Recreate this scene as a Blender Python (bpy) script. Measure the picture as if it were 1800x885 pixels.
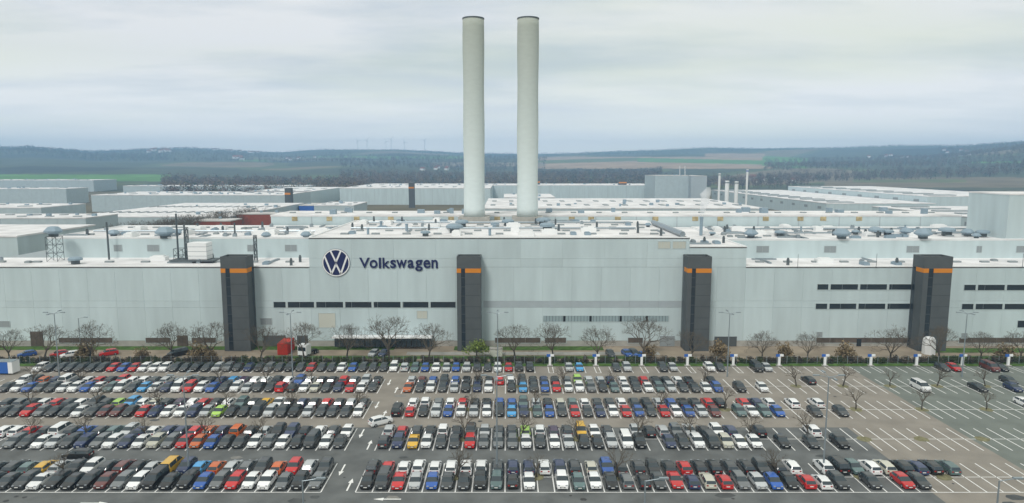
import bpy, math, random
import numpy as np
from math import sin, cos, pi, radians
random.seed(7); np.random.seed(7)
for o in list(bpy.data.objects): bpy.data.objects.remove(o)
S = bpy.context.scene
COL = S.collection
# ------------------------------------------------------------------ camera, world, sun, exposure
H, FPX, CX, CY = 48.7, 1200.0, 890.0, 442.5
TH = math.atan(150.5 / 1200); SN, CS = sin(TH), cos(TH)
cam = bpy.data.cameras.new("camera"); camo = bpy.data.objects.new("camera", cam); COL.objects.link(camo)
camo.location = (0, 0, H); camo.rotation_euler = (pi / 2 - TH, 0, 0)
cam.sensor_width = 36; cam.lens = 24; cam.shift_x = 10 / 1800; cam.clip_start = 1; cam.clip_end = 40000
S.camera = camo
SUN_EL, SUN_AZ = 48, 205           # degrees; azimuth clockwise from +Y
W = bpy.data.worlds.new("World"); S.world = W; W.use_nodes = True
nt = W.node_tree; nt.nodes.clear(); N = nt.nodes.new; L = nt.links.new
out = N("ShaderNodeOutputWorld"); bg = N("ShaderNodeBackground")
sky = N("ShaderNodeTexSky"); sky.sky_type = 'NISHITA'; sky.sun_disc = False
sky.sun_elevation = radians(SUN_EL); sky.sun_rotation = radians(SUN_AZ)
skm = N("ShaderNodeMix"); skm.data_type = 'RGBA'; skm.blend_type = 'MULTIPLY'; skm.inputs[0].default_value = 1
skm.inputs[7].default_value = (.085, .085, .085, 1); L(sky.outputs[0], skm.inputs[6])
tc = N("ShaderNodeTexCoord"); sep = N("ShaderNodeSeparateXYZ"); L(tc.outputs['Generated'], sep.inputs[0])
def wmath(op, a, b=None):
    m = N("ShaderNodeMath"); m.operation = op
    for i, v in enumerate((a, b)):
        if v is None: continue
        if isinstance(v, (int, float)): m.inputs[i].default_value = v
        else: L(v, m.inputs[i])
    return m.outputs[0]
zc = wmath('ADD', wmath('MAXIMUM', sep.outputs[2], 0.0), .10)
cmb = N("ShaderNodeCombineXYZ"); L(wmath('DIVIDE', sep.outputs[0], zc), cmb.inputs[0]); L(wmath('DIVIDE', sep.outputs[1], zc), cmb.inputs[1])
def wnoise(scale, detail, off, sx=1.0):
    mp = N("ShaderNodeMapping"); mp.inputs['Location'].default_value = off; mp.inputs['Scale'].default_value = (sx, 1, 1)
    L(cmb.outputs[0], mp.inputs[0]); n = N("ShaderNodeTexNoise"); n.inputs['Scale'].default_value = scale; n.inputs['Detail'].default_value = detail
    n.inputs['Roughness'].default_value = .55
    L(mp.outputs[0], n.inputs[0]); return n.outputs[0]
r1 = N("ShaderNodeValToRGB"); L(wnoise(.75, 6, (2.1, 4.0, 0), .55), r1.inputs[0])
e = r1.color_ramp.elements; e[0].position = .40; e[0].color = (.46, .515, .555, 1); e[1].position = .57; e[1].color = (.75, .745, .73, 1)
r2 = N("ShaderNodeValToRGB"); L(wnoise(.42, 3, (7.3, 1.2, 0), .6), r2.inputs[0])
e = r2.color_ramp.elements; e[0].position = .42; e[0].color = (0, 0, 0, 1); e[1].position = .68; e[1].color = (1, 1, 1, 1)
mw = N("ShaderNodeMix"); mw.data_type = 'RGBA'; L(wmath('MULTIPLY', r2.outputs[0], .9), mw.inputs[0]); L(r1.outputs[0], mw.inputs[6]); mw.inputs[7].default_value = (.73, .75, .56, 1)
hz = N("ShaderNodeMapRange"); hz.inputs[1].default_value = .0; hz.inputs[2].default_value = .14; hz.inputs[3].default_value = .85; hz.inputs[4].default_value = 0; L(sep.outputs[2], hz.inputs[0])
mh = N("ShaderNodeMix"); mh.data_type = 'RGBA'; L(hz.outputs[0], mh.inputs[0]); L(mw.outputs[2], mh.inputs[6]); mh.inputs[7].default_value = (1.25, 1.19, 1.10, 1)
fin = N("ShaderNodeMix"); fin.data_type = 'RGBA'; fin.inputs[0].default_value = .93; L(skm.outputs[2], fin.inputs[6]); L(mh.outputs[2], fin.inputs[7])
L(fin.outputs[2], bg.inputs[0]); bg.inputs[1].default_value = 1.06; L(bg.outputs[0], out.inputs[0])
sun = bpy.data.lights.new("sun", 'SUN'); sun.energy = 1.55; sun.angle = radians(12); sun.color = (1, .97, .92)
suno = bpy.data.objects.new("sun", sun); COL.objects.link(suno)
suno.rotation_euler = (radians(90 - SUN_EL), 0, radians(180 - SUN_AZ)); suno.location = (0, -50, 200)
S.view_settings.view_transform = 'Standard'; S.view_settings.look = 'None'; S.view_settings.exposure = 0.24; S.view_settings.gamma = 1
S.view_settings.use_curve_mapping = False
S.cycles.max_bounces = 5; S.cycles.volume_bounces = 2

# ------------------------------------------------------------------ helpers
def ray(x, y): return (x - CX) / FPX, (y - CY) / FPX
def at_Y(x, y, Y):
    u, v = ray(x, y); t = Y / (CS - v * SN); return (u * t, Y, H - t * (SN + v * CS))
def at_Z(x, y, Z):
    u, v = ray(x, y); t = (H - Z) / (SN + v * CS); return (u * t, t * (CS - v * SN), Z)
MATS = {}
def mat(name, color, rough=.7, spec=.3, metal=0, noise=0, nscale=1.0, bump=0, objcol=False, attr=None, coat=0, stripes=0, rnd=0):
    if name in MATS: return MATS[name]
    m = bpy.data.materials.new(name); m.use_nodes = True; t = m.node_tree; b = t.nodes["Principled BSDF"]
    b.inputs['Roughness'].default_value = rough; b.inputs['Metallic'].default_value = metal
    b.inputs['Specular IOR Level'].default_value = spec; b.inputs['Coat Weight'].default_value = coat
    src = None
    if objcol: src = t.nodes.new("ShaderNodeObjectInfo").outputs['Color']
    if attr: a = t.nodes.new("ShaderNodeAttribute"); a.attribute_name = attr; src = a.outputs['Color']
    b.inputs['Base Color'].default_value = (*color, 1)
    if noise or stripes:
        g = t.nodes.new("ShaderNodeTexCoord"); n = t.nodes.new("ShaderNodeTexNoise"); n.inputs['Scale'].default_value = nscale; n.inputs['Detail'].default_value = 6
        geo = t.nodes.new("ShaderNodeNewGeometry"); t.links.new(geo.outputs['Position'], n.inputs[0])
        if stripes:
            mp = t.nodes.new("ShaderNodeMapping"); mp.inputs['Scale'].default_value = (1, 1, stripes); t.links.new(geo.outputs['Position'], mp.inputs[0]); t.links.new(mp.outputs[0], n.inputs[0])
        mr = t.nodes.new("ShaderNodeMapRange"); mr.inputs[1].default_value = .3; mr.inputs[2].default_value = .7; mr.inputs[3].default_value = 1 - noise; mr.inputs[4].default_value = 1 + noise
        t.links.new(n.outputs[0], mr.inputs[0])
        mx = t.nodes.new("ShaderNodeMix"); mx.data_type = 'RGBA'; mx.blend_type = 'MULTIPLY'; mx.inputs[0].default_value = 1
        if src: t.links.new(src, mx.inputs[6])
        else: mx.inputs[6].default_value = (*color, 1)
        t.links.new(mr.outputs[0], mx.inputs[7]); src = mx.outputs[2]
        if bump:
            bp = t.nodes.new("ShaderNodeBump"); bp.inputs['Strength'].default_value = bump; t.links.new(n.outputs[0], bp.inputs['Height']); t.links.new(bp.outputs[0], b.inputs['Normal'])
    if rnd:
        oi = t.nodes.new("ShaderNodeObjectInfo"); rr_ = t.nodes.new("ShaderNodeMapRange"); rr_.inputs[3].default_value = 1 - rnd; rr_.inputs[4].default_value = 1 + rnd; t.links.new(oi.outputs['Random'], rr_.inputs[0])
        m2 = t.nodes.new("ShaderNodeMix"); m2.data_type = 'RGBA'; m2.blend_type = 'MULTIPLY'; m2.inputs[0].default_value = 1; t.links.new(src, m2.inputs[6]); t.links.new(rr_.outputs[0], m2.inputs[7]); src = m2.outputs[2]
    if src: t.links.new(src, b.inputs['Base Color'])
    MATS[name] = m; return m
M = dict(
 asphalt=mat('asphalt', (.135, .142, .14), .9, .2, noise=.24, nscale=.22),
 paver=mat('brown_paving', (.26, .237, .205), .9, .2, noise=.13, nscale=.22),
 greenpave=mat('greenish_paving', (.17, .188, .168), .9, .2, noise=.12, nscale=.22),
 yard=mat('yard_gravel', (.30, .25, .19), .95, .1, noise=.22, nscale=.15),
 concrete=mat('concrete', (.36, .35, .32), .9, .2, noise=.15, nscale=.5),
 paint=mat('white_road_paint', (.80, .80, .78), .8, .2, noise=.08, nscale=2),
 grass=mat('grass', (.075, .135, .035), .95, .1, noise=.4, nscale=.6),
 dirt=mat('island_dirt', (.20, .19, .11), .95, .1, noise=.35, nscale=1.2),
 clad=mat('pale_cladding', (.50, .59, .607), .55, .3, noise=.07, nscale=.35, stripes=.15, rnd=.045),
 clad2=mat('grey_cladding', (.43, .505, .525), .55, .3, noise=.06, nscale=.3),
 band=mat('grey_band', (.38, .43, .455), .6, .3, noise=.04, nscale=.5),
 joint=mat('joint_grey', (.33, .37, .385), .8, .2),
 roof=mat('white_roof_membrane', (.70, .69, .69), .8, .2, noise=.20, nscale=.12),
 roofdirt=mat('weathered_roof', (.52, .51, .49), .85, .2, noise=.25, nscale=.12),
 tower=mat('charcoal_cladding', (.085, .095, .098), .6, .3, noise=.08, nscale=.4),
 orange=mat('orange_band', (.62, .22, .02), .6, .3),
 glass=mat('dark_window_glass', (.025, .034, .042), .12, .6),
 lglass=mat('pale_window_glass', (.30, .38, .40), .2, .5),
 frame=mat('window_frame', (.45, .52, .53), .6, .3),
 brownwin=mat('brown_window', (.10, .08, .065), .35, .4, noise=.3, nscale=.6),
 louvre=mat('louvre_grey', (.27, .30, .31), .6, .3),
 beige=mat('beige_panel', (.52, .53, .47), .7, .2),
 stain=mat('rusty_yellow_panel', (.40, .33, .19), .8, .2, noise=.35, nscale=.8),
 navy=mat('navy_sign', (.012, .018, .085), .4, .4),
 white=mat('white_paint', (.78, .79, .79), .5, .3),
 chim=mat('chimney_concrete', (.57, .61, .60), .85, .2, noise=.03, nscale=.5, stripes=3.0),
 metal=mat('galvanised_metal', (.30, .35, .38), .4, .5, metal=.5),
 dmetal=mat('dark_steel', (.10, .12, .13), .5, .4, metal=.3),
 vent=mat('ventilator_blue_grey', (.26, .34, .40), .45, .4, metal=.2),
 red=mat('red_steel', (.55, .045, .025), .6, .3, noise=.1, nscale=.5),
 brick=mat('red_brick', (.26, .075, .05), .85, .2, noise=.15, nscale=.5),
 blue=mat('blue_panel', (.03, .12, .42), .5, .4),
 bark=mat('bark', (.07, .062, .05), .9, .1),
 twig=mat('twigs', (.125, .108, .085), .95, .1),
 shrub=mat('shrub_brown', (.11, .09, .055), .95, .1, attr='tint'),
 wood=mat('woodland_trees', (.08, .07, .05), .95, .1, attr='tint'),
 land=mat('terrain_land', (.08, .07, .05), .95, .1, attr='tint', noise=.22, nscale=.012),
 car=mat('car_paint', (.5, .5, .5), .32, .5, objcol=True, coat=.5),
 cglass=mat('car_glass', (.028, .042, .05), .06, .8),
 tyre=mat('tyre_rubber', (.014, .014, .014), .8, .2),
 rim=mat('wheel_rim', (.35, .36, .37), .4, .5, metal=.6),
 head=mat('headlight_lens', (.30, .33, .36), .15, .6),
 tail=mat('tail_light_red', (.30, .015, .012), .3, .5),
 plate=mat('number_plate', (.75, .75, .72), .5, .3),
 trim=mat('black_trim', (.012, .012, .013), .6, .3),
 rooft=mat('tile_roof', (.22, .09, .06), .9, .2),
)
def soot():
    m = M['chim']; t = m.node_tree; b = t.nodes['Principled BSDF']; src = b.inputs['Base Color'].links[0].from_socket
    g = t.nodes.new("ShaderNodeNewGeometry"); sp = t.nodes.new("ShaderNodeSeparateXYZ"); t.links.new(g.outputs['Position'], sp.inputs[0])
    mr = t.nodes.new("ShaderNodeMapRange"); mr.inputs[1].default_value = 35; mr.inputs[2].default_value = 98; t.links.new(sp.outputs[2], mr.inputs[0])
    cr = t.nodes.new("ShaderNodeValToRGB"); t.links.new(mr.outputs[0], cr.inputs[0]); e = cr.color_ramp.elements
    e[0].color = (1.15, 1.2, 1.22, 1); e[1].color = (.70, .70, .62, 1); k = cr.color_ramp.elements.new(.5); k.color = (.92, .95, .92, 1)
    mx = t.nodes.new("ShaderNodeMix"); mx.data_type = 'RGBA'; mx.blend_type = 'MULTIPLY'; mx.inputs[0].default_value = 1; t.links.new(src, mx.inputs[6]); t.links.new(cr.outputs[0], mx.inputs[7]); t.links.new(mx.outputs[2], b.inputs['Base Color'])
soot()     # weathering: the concrete is greyer and yellower towards the mouth
class MB:
    def __init__(s): s.v = []; s.f = []; s.m = []
    def face(s, pts, mi=0):
        b = len(s.v); s.v += [tuple(p) for p in pts]; s.f.append(tuple(range(b, b + len(pts)))); s.m.append(mi)
    def box(s, x0, x1, y0, y1, z0, z1, mi=0, bottom=True):
        b = len(s.v)
        s.v += [(x0, y0, z0), (x1, y0, z0), (x1, y1, z0), (x0, y1, z0), (x0, y0, z1), (x1, y0, z1), (x1, y1, z1), (x0, y1, z1)]
        fs = [(0, 1, 5, 4), (1, 2, 6, 5), (2, 3, 7, 6), (3, 0, 4, 7), (4, 5, 6, 7)]
        if bottom: fs.append((3, 2, 1, 0))
        for q in fs: s.f.append(tuple(b + i for i in q)); s.m.append(mi)
    def ring(s, prof, n=12, c=(0, 0, 0), mi=0, cap=True):   # lathe about z: prof = [(r,z)...]
        b = len(s.v)
        for r, z in prof:
            for k in range(n): a = 2 * pi * k / n; s.v.append((c[0] + r * cos(a), c[1] + r * sin(a), c[2] + z))
        for i in range(len(prof) - 1):
            for k in range(n):
                k2 = (k + 1) % n; s.f.append((b + i * n + k, b + i * n + k2, b + (i + 1) * n + k2, b + (i + 1) * n + k)); s.m.append(mi)
        if cap:
            s.f.append(tuple(b + (len(prof) - 1) * n + k for k in range(n))); s.m.append(mi)
            s.f.append(tuple(b + k for k in reversed(range(n)))); s.m.append(mi)
    def tube(s, p, q, r0, r1, n=4, mi=0):
        p = np.array(p, float); q = np.array(q, float); d = q - p; l = np.linalg.norm(d)
        if l < 1e-6: return
        d /= l; a = np.cross(d, (0, 0, 1) if abs(d[2]) < .9 else (1, 0, 0)); a /= np.linalg.norm(a); c = np.cross(d, a); b = len(s.v)
        for P, r in ((p, r0), (q, r1)):
            for k in range(n): w = 2 * pi * k / n; s.v.append(tuple(P + r * (cos(w) * a + sin(w) * c)))
        for k in range(n): k2 = (k + 1) % n; s.f.append((b + k, b + k2, b + n + k2, b + n + k)); s.m.append(mi)
        s.f.append(tuple(b + n + k for k in range(n))); s.m.append(mi)
    def mesh(s, name, mats, smooth=False):
        me = bpy.data.meshes.new(name); me.from_pydata(s.v, [], s.f)
        for m in (mats if isinstance(mats, (list, tuple)) else [mats]): me.materials.append(m)
        me.polygons.foreach_set('material_index', s.m)
        if smooth: me.polygons.foreach_set('use_smooth', [True] * len(s.f))
        me.update(); return me
    def build(s, name, mats, parent=None, smooth=False, loc=(0, 0, 0), rz=0): return link(name, s.mesh(name, mats, smooth), parent, loc, rz)
def link(name, me, parent=None, loc=(0, 0, 0), rz=0, sc=None):
    o = bpy.data.objects.new(name, me); COL.objects.link(o); o.location = loc; o.rotation_euler = (0, 0, rz)
    if sc: o.scale = (sc, sc, sc) if isinstance(sc, (int, float)) else sc
    if parent: o.parent = parent
    return o
def thing(name, label, cat, loc=(0, 0, 0), rz=0, group=None):
    o = bpy.data.objects.new(name, None); COL.objects.link(o); o.location = loc; o.rotation_euler = (0, 0, rz)
    return tag(o, label, cat, group)
def tag(o, label=None, cat=None, group=None, kind=None):
    if label: o['label'] = label
    if cat: o['category'] = cat
    if group: o['group'] = group
    if kind: o['kind'] = kind
    return o
def box(name, m, parent, *a):
    b = MB(); b.box(*a); return b.build(name, m, parent)
def ordn(n): return f"{n}{'th' if 10 <= n % 100 <= 20 else {1: 'st', 2: 'nd', 3: 'rd'}.get(n % 10, 'th')}"

# ------------------------------------------------------------------ terrain (one sheet to the horizon)
RX = [-400, 0, 60, 170, 250, 330, 420, 500, 560, 700, 820, 930, 1000, 1100, 1250, 1340, 1450, 1560, 1680, 1800, 2300]
RYp = [y + 9 for y in (262, 261, 258, 262, 259, 256, 259, 263, 260, 257, 262, 263, 262, 260, 256, 257, 256, 254, 255, 250, 252)]
RR = 6500.0
def terr(X, Y):
    X = np.asarray(X, float); Y = np.asarray(Y, float); r = np.hypot(X, Y)
    px = 890 + 1200 * X / np.maximum(Y, 1); px = np.where(Y > 1, px, 0)
    yr = np.interp(px, RX, RYp); R = 48.7 + (292.6 - yr) / 1200 * RR
    k = np.clip((r - 1500) / (RR - 1500), 0, 1); k = k * k * (3 - 2 * k) * .55 + k * .45
    z = R * k * np.where(r > RR, np.clip(1 - (r - RR) / 6000, .3, 1), 1)
    bump = (np.sin(X * .0021 + 1.3) * np.cos(Y * .0017) + .6 * np.sin(X * .0047 + Y * .0038) + .4 * np.sin(Y * .0071 - X * .003)) * 9
    z = z + bump * np.clip((r - 1700) / 1500, 0, 1) * (r < RR * .93)
    q = np.clip((px - 1640) / 220, 0, 1) * np.exp(-((r - 3400) / 700.0) ** 2) * 40   # nearer wooded hill at the right
    return z + q - .06
def terrain():
    az = np.concatenate([np.arange(-180, -48, 6.0), np.arange(-48, 48, .16), np.arange(48, 180, 6.0)]) * pi / 180
    rr = np.concatenate([[15, 50, 110, 300, 700, 1100], np.geomspace(1400, 6800, 170), [7500, 9000, 12000, 18000]])
    A, Rr = np.meshgrid(az, rr); X = Rr * np.sin(A); Y = Rr * np.cos(A); Z = terr(X, Y); na, nr = len(az), len(rr)
    V = np.stack([X, Y, Z], -1).reshape(-1, 3)
    i = np.arange(nr - 1)[:, None] * na; j = np.arange(na)[None]; j2 = (j + 1) % na
    Fc = np.stack([i + j, i + j2, i + na + j2, i + na + j], -1).reshape(-1, 4)
    me = bpy.data.meshes.new('terrain'); me.from_pydata(V.tolist(), [], Fc[:, ::-1].tolist()); me.materials.append(M['land'])
    t = np.maximum(Y * CS - (Z - H) * SN, 1); py = CY + FPX * (-(Y * SN + (Z - H) * CS)) / t; px = CX + FPX * X / t
    c = np.zeros(X.shape + (3,)); c[:] = (.075, .085, .05)
    n = np.sin(X * .004 + 2 * np.sin(Y * .0021)) + np.sin(Y * .0031 + 1.7 * np.sin(X * .0017)) + .5 * np.sin(X * .009 - Y * .006)
    c[(n > 1.0)] = (.10, .12, .05); c[(n > 1.5)] = (.19, .155, .10); c[n < -1.3] = (.045, .052, .04)
    def patch(x0, x1, y0, y1, col, skew=0):
        m = (px > x0) & (px < x1) & (py > y0 + skew * (px - x0)) & (py < y1 + skew * (px - x0)) & (Y > 1300); c[m] = col
    BR, GR = (.34, .25, .17), (.10, .22, .05)
    patch(-80, 300, 307, 319, GR); patch(940, 1360, 276, 297, BR); patch(1120, 1420, 278, 285, GR, .02); patch(930, 1120, 283, 289, (.12, .15, .06), -.03)
    patch(540, 820, 275, 279, GR); patch(440, 640, 277, 283, (.15, .14, .08)); patch(760, 960, 286, 293, (.23, .19, .13)); patch(420, 470, 281, 284, GR)
    patch(1340, 1420, 274, 292, GR, .06); patch(1240, 1345, 270, 276, BR); patch(1450, 1900, 312, 330, (.17, .14, .09)); patch(1500, 1700, 316, 321, (.13, .15, .06))
    patch(960, 1080, 308, 313, GR); patch(520, 620, 308, 315, (.09, .12, .05)); patch(1700, 1810, 284, 287, GR)
    m = Y < 1300; c[m] = (.13, .115, .075)
    at = me.color_attributes.new('tint', 'FLOAT_COLOR', 'POINT'); at.data.foreach_set('color', np.concatenate([c.reshape(-1, 3), np.ones((c.size // 3, 1))], 1).ravel())
    me.polygons.foreach_set('use_smooth', [True] * len(me.polygons))
    tag(link('terrain', me), kind='structure')
terrain()

def leaf_cloud(cents, radii, per, size, cols):    # many small faces spread through volumes; one mesh
    K = len(cents); cents = np.repeat(np.array(cents), per, 0); radii = np.repeat(np.array(radii), per, 0); cols = np.repeat(np.array(cols), per, 0)
    d = np.random.normal(size=(K * per, 3)); d /= np.linalg.norm(d, axis=1)[:, None]; d *= np.random.rand(K * per, 1) ** .45
    p = cents + d * radii; a = np.random.normal(size=p.shape); a /= np.linalg.norm(a, axis=1)[:, None]
    b = np.cross(a, np.random.normal(size=p.shape)); b /= np.linalg.norm(b, axis=1)[:, None] + 1e-9
    s = size * np.repeat(radii[:, 2:3] * 0 + 1, 1, 1) * (np.random.rand(K * per, 1) * .8 + .6)
    if np.ndim(size): s = s
    V = np.stack([p - a * s, p + a * s, p + b * s * 1.1], 1).reshape(-1, 3); cols = cols * (np.random.rand(K * per, 1) * .5 + .75)
    return V, np.repeat(cols, 3, 0)
def tri_mesh(name, V, C, m):
    me = bpy.data.meshes.new(name); n = len(V); me.vertices.add(n); me.vertices.foreach_set('co', V.astype('f').ravel())
    me.loops.add(n); me.loops.foreach_set('vertex_index', np.arange(n, dtype='i')); me.polygons.add(n // 3)
    me.polygons.foreach_set('loop_start', np.arange(0, n, 3, dtype='i')); me.update(calc_edges=True); me.materials.append(m)
    at = me.color_attributes.new('tint', 'FLOAT_COLOR', 'POINT'); at.data.foreach_set('color', np.concatenate([C, np.ones((n, 1))], 1).astype('f').ravel())
    me.validate(); return me
def woodland(name, label, rects, tint, h=15):
    Vs, Cs = [], []
    for x0, x1, r0, r1, cnt in rects:
        px = np.random.uniform(x0, x1, cnt); r = np.random.uniform(r0, r1, cnt); X = (px - CX) / FPX * r; Y = r; z = terr(X, Y)
        hh = h * np.random.uniform(.65, 1.25, cnt)
        cen = np.stack([X, Y, z + hh * .58], 1); rad = np.stack([hh * .33, hh * .33, hh * .45], 1)
        col = np.array(tint) * np.random.uniform(.6, 1.4, (cnt, 1)) * np.random.uniform(.9, 1.1, (cnt, 3))
        k = np.random.rand(cnt) < .10; col[k] = np.array((.055, .08, .04))
        V, C = leaf_cloud(cen, rad, 40, .075 * h, col); V2 = V; Vs.append(V2); Cs.append(C)
        tw = np.stack([np.stack([X - .35, Y, z], 1), np.stack([X + .35, Y, z], 1), np.stack([X, Y, z + hh * .8], 1)], 1).reshape(-1, 3); Vs.append(tw); Cs.append(np.tile((.06, .052, .04), (len(tw), 1)))
    o = link(name, tri_mesh(name, np.concatenate(Vs), np.concatenate(Cs), M['wood'])); tag(o, label, 'woodland', None, 'stuff')
woodland('woodland', 'bare brown wood between the halls at left', [(290, 640, 1000, 1700, 1500), (600, 1160, 1400, 2300, 1500)], (.15, .118, .082), 20)
woodland('woodland', 'dark bare tree belts across the far valley', [(-60, 620, 3300, 4800, 1500), (600, 960, 2600, 4200, 900), (930, 1160, 1900, 2600, 600), (-60, 300, 3500, 3800, 500)], (.11, .095, .075), 19)
woodland('woodland', 'bare tree rows behind the halls at right', [(1330, 1860, 1750, 2100, 700), (1340, 1860, 2300, 3300, 1500), (1130, 1420, 1450, 1900, 420), (1640, 1860, 3000, 3900, 700)], (.13, .105, .08), 18)
woodland('woodland', 'forest covering the far blue hills', [(-60, 1000, 5000, 6450, 3200), (1000, 1860, 4700, 6450, 3200)], (.09, .095, .07), 12)

# ------------------------------------------------------------------ ground surfaces
def sheet(name, m, x0, x1, y0, y1, z, parent=None):
    b = MB(); b.face([(x0, y0, z), (x1, y0, z), (x1, y1, z), (x0, y1, z)]); o = b.build(name, m, parent)
    return o if parent else tag(o, kind='structure')
lot = sheet('parking_lot', M['asphalt'], -150, 160, 40, 162.4, 0.0)
sheet('paving', M['paver'], -150, 83.5, 123.0, 162.2, .005); sheet('paving', M['paver'], 64, 83.5, 60, 123.0, .005); sheet('paving', M['greenpave'], 83.5, 160, 60, 162.2, .005)
sheet('grass_verge', M['grass'], -150, 160, 162.4, 166.2, .05)
sheet('service_yard', M['yard'], -160, 170, 166.2, 200, .03)
sheet('grass_verge', M['grass'], -62, 34, 168.6, 171.6, .06); sheet('grass_verge', M['grass'], -145, -30, 177.2, 180.9, .06); sheet('grass_verge', M['grass'], -14, 26, 176.8, 180.9, .06)
sheet('grass_verge', M['grass'], 112, 170, 167.5, 171.5, .06); sheet('grass_verge', M['grass'], 112, 170, 174.5, 179, .06)
sheet('pavement', M['concrete'], -26, 40, 172.4, 175.2, .055)
ROWS = [97.4, 112.5, 127.5, 142.2]; XR, XL = -22.7, -27.9
rm = MB()
def ln(x0, x1, y0, y1): rm.face([(x0, y0, .012), (x1, y0, .012), (x1, y1, .012), (x0, y1, .012)])
for i, Y0 in enumerate(ROWS):
    for k in range(0, 56): x = XR + 2.5 * k; ln(x - .09, x + .09, Y0, Y0 + 10)
    for k in range(0, 46): x = XL - 2.5 * k; ln(x - .09, x + .09, Y0, Y0 + 10)
    ln(XR, XR + 137, Y0 + 4.93, Y0 + 5.07); ln(XL - 112, XL, Y0 + 4.93, Y0 + 5.07)
ln(XR, XR + 137, 97.25, 97.399); ln(XL - 112, XL, 97.25, 97.399)
for k in range(-34, 15): x = -28.2 + 2.5 * k; ln(x - .09, x + .09, 156.9, 162)
CH = [10.7 + 11.25 * k for k in range(0, 11)]
for c in CH:
    for d in (-.55, .55, 3.1, 5.65, 8.2): ln(c + d - .075, c + d + .075, 156.9, 162)
    ln(c - .55, c + .55, 156.9, 157.05)
tag(rm.build('bay_markings', M['paint'], lot), kind='structure')
def arrow(x, y, ang, s=1.0):
    b = MB(); b.face([(-.13, -2, 0), (.13, -2, 0), (.13, .6, 0), (-.13, .6, 0)]); b.face([(-.42, .6, 0), (.42, .6, 0), (0, 2.1, 0)])
    b.build('lane_arrow', M['paint'], lot, loc=(x, y, .016), rz=ang)
for Y0 in ROWS: arrow(XL + 1.4, Y0 + 7.6, pi); arrow(XR - 1.4, Y0 + 2.4, 0)
arrow(-17.5, 95.2, pi / 2); arrow(-60, 94.0, -pi / 2)
ISL = {0: [-69.5, -7.7, 4.8, 17.4, 42.6], 1: [-85.6, -75, -64.6, -54.3, -43.5, -7.6, 2.6, 12.8, 23.4, 33.4, 43.8, 54.3], 2: [-95.8, -82.7, -69.6, -56.6, -43.2, -30.3, -7.2, 5.6, 31, 44, 70.4, 83.7, 96.7], 3: [-105.6, -95, -63.8, -53.3, -43, -6.8, 3, 13, 23, 43.8, 64.6, 75, 85.5, 96, 106.7]}
for i, xs in ISL.items():
    for x in xs + ([56, 69] if i == 0 else [64.2, 74.6, 85.5] if i == 1 else []):
        b = MB(); n = 14; yy = ROWS[i] + 5
        pts = [(x + 1.25 * cos(2 * pi * k / n) * random.uniform(.85, 1.15), yy + 1.3 * sin(2 * pi * k / n) * random.uniform(.85, 1.1), .02) for k in range(n)]; b.face(pts)
        b.build('planting_island', M['dirt'], lot)

patm = [mat('asphalt_repair', (.085, .09, .09), .9, .2, noise=.2, nscale=.8), mat('oil_spot', (.05, .05, .05), .7, .3, noise=.3, nscale=2), mat('pale_patch', (.22, .215, .20), .9, .2, noise=.2, nscale=.8)]
rp = random.Random(3)
for k in range(110):
    Y0 = rp.choice(ROWS); kind = rp.choice((0, 1, 1, 2)); x = rp.uniform(-110, 80); y = rp.choice((Y0 - rp.uniform(.5, 4.5), Y0 + rp.uniform(.5, 9.5), rp.uniform(84, 97))); r = rp.uniform(.2, .5) if kind == 1 else rp.uniform(.4, 1.0); b = MB(); n = 9 if kind == 1 else 6
    b.face([(x + r * rp.uniform(.8, 1.2) * cos(2 * pi * i / n) * (1.6 if kind != 1 else 1), y + r * rp.uniform(.7, 1.1) * sin(2 * pi * i / n), .008 + .00002 * k) for i in range(n)]); b.build('ground_patch', patm[kind], lot)
# ------------------------------------------------------------------ main hall
YF = 181.0
def fx(x): return at_Y(x, 500, YF)[0]
def fz(y): return at_Y(900, y, YF)[2]
hall = thing('factory_hall', 'long pale main factory hall carrying the round emblem and wordmark', 'factory')
XA, X1, X2, X3, XZ = -150.0, fx(545), fx(1210), fx(1310), 165.0
ZL, ZM, ZS, ZU = fz(470), fz(419), fz(435), 27.6
wb = MB()
wb.box(XA, X1, YF + .14, 236, 0, ZL - .3); wb.box(X1, X2, YF + .14, 238, 0, ZM - .3); wb.box(X2, X3, YF + .14, 236, 0, ZS - .3); wb.box(X3, XZ, YF + .14, 236, 0, ZL - .3)
XU = at_Y(85, 440, 198)[0]
hall_wall = wb.build('wall', M['joint'], hall)
box('upper_wall', M['clad'], hall, XU, X1 - .1, 198, 237.6, ZL - .2, ZU); box('upper_wall', M['clad'], hall, X3 + .1, XZ, 197, 237.6, ZL - .2, ZU - .4)
def panels(x0, x1, z0, z1, w, y=YF, m='clad', d=.12):
    n = max(1, round((x1 - x0) / w)); w = (x1 - x0) / n
    for k in range(n): box('cladding_panel', M[m], hall, x0 + k * w + .015, x0 + (k + 1) * w - .015, y, y + d + .01, z0 + .015, z1 - .015)
zb0, zb1 = fz(541), fz(529.5)
for x0, x1, zt in ((XA, X1, ZL), (X1, X2, ZM), (X2, X3, ZS), (X3, XZ, ZL)):
    panels(x0, x1, 1.6, zb0, 7.6); 
    if x0 == X1:
        panels(x0, fx(850), zb0, zb1, 7.6); panels(fx(850), x1, zb0, zb1, 7.6, m='band')
    else: panels(x0, x1, zb0, zb1, 7.6)
    panels(x0, x1, zb1, min(ZL, zt), 7.6)
    if zt > ZL + 1: panels(x0, x1, ZL + .03, fz(455), 11.4); panels(x0, x1, fz(455), zt, 11.4)
box('plinth', M['concrete'], hall, XA, XZ, YF + .02, YF + .15, 0, 1.58)
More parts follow.
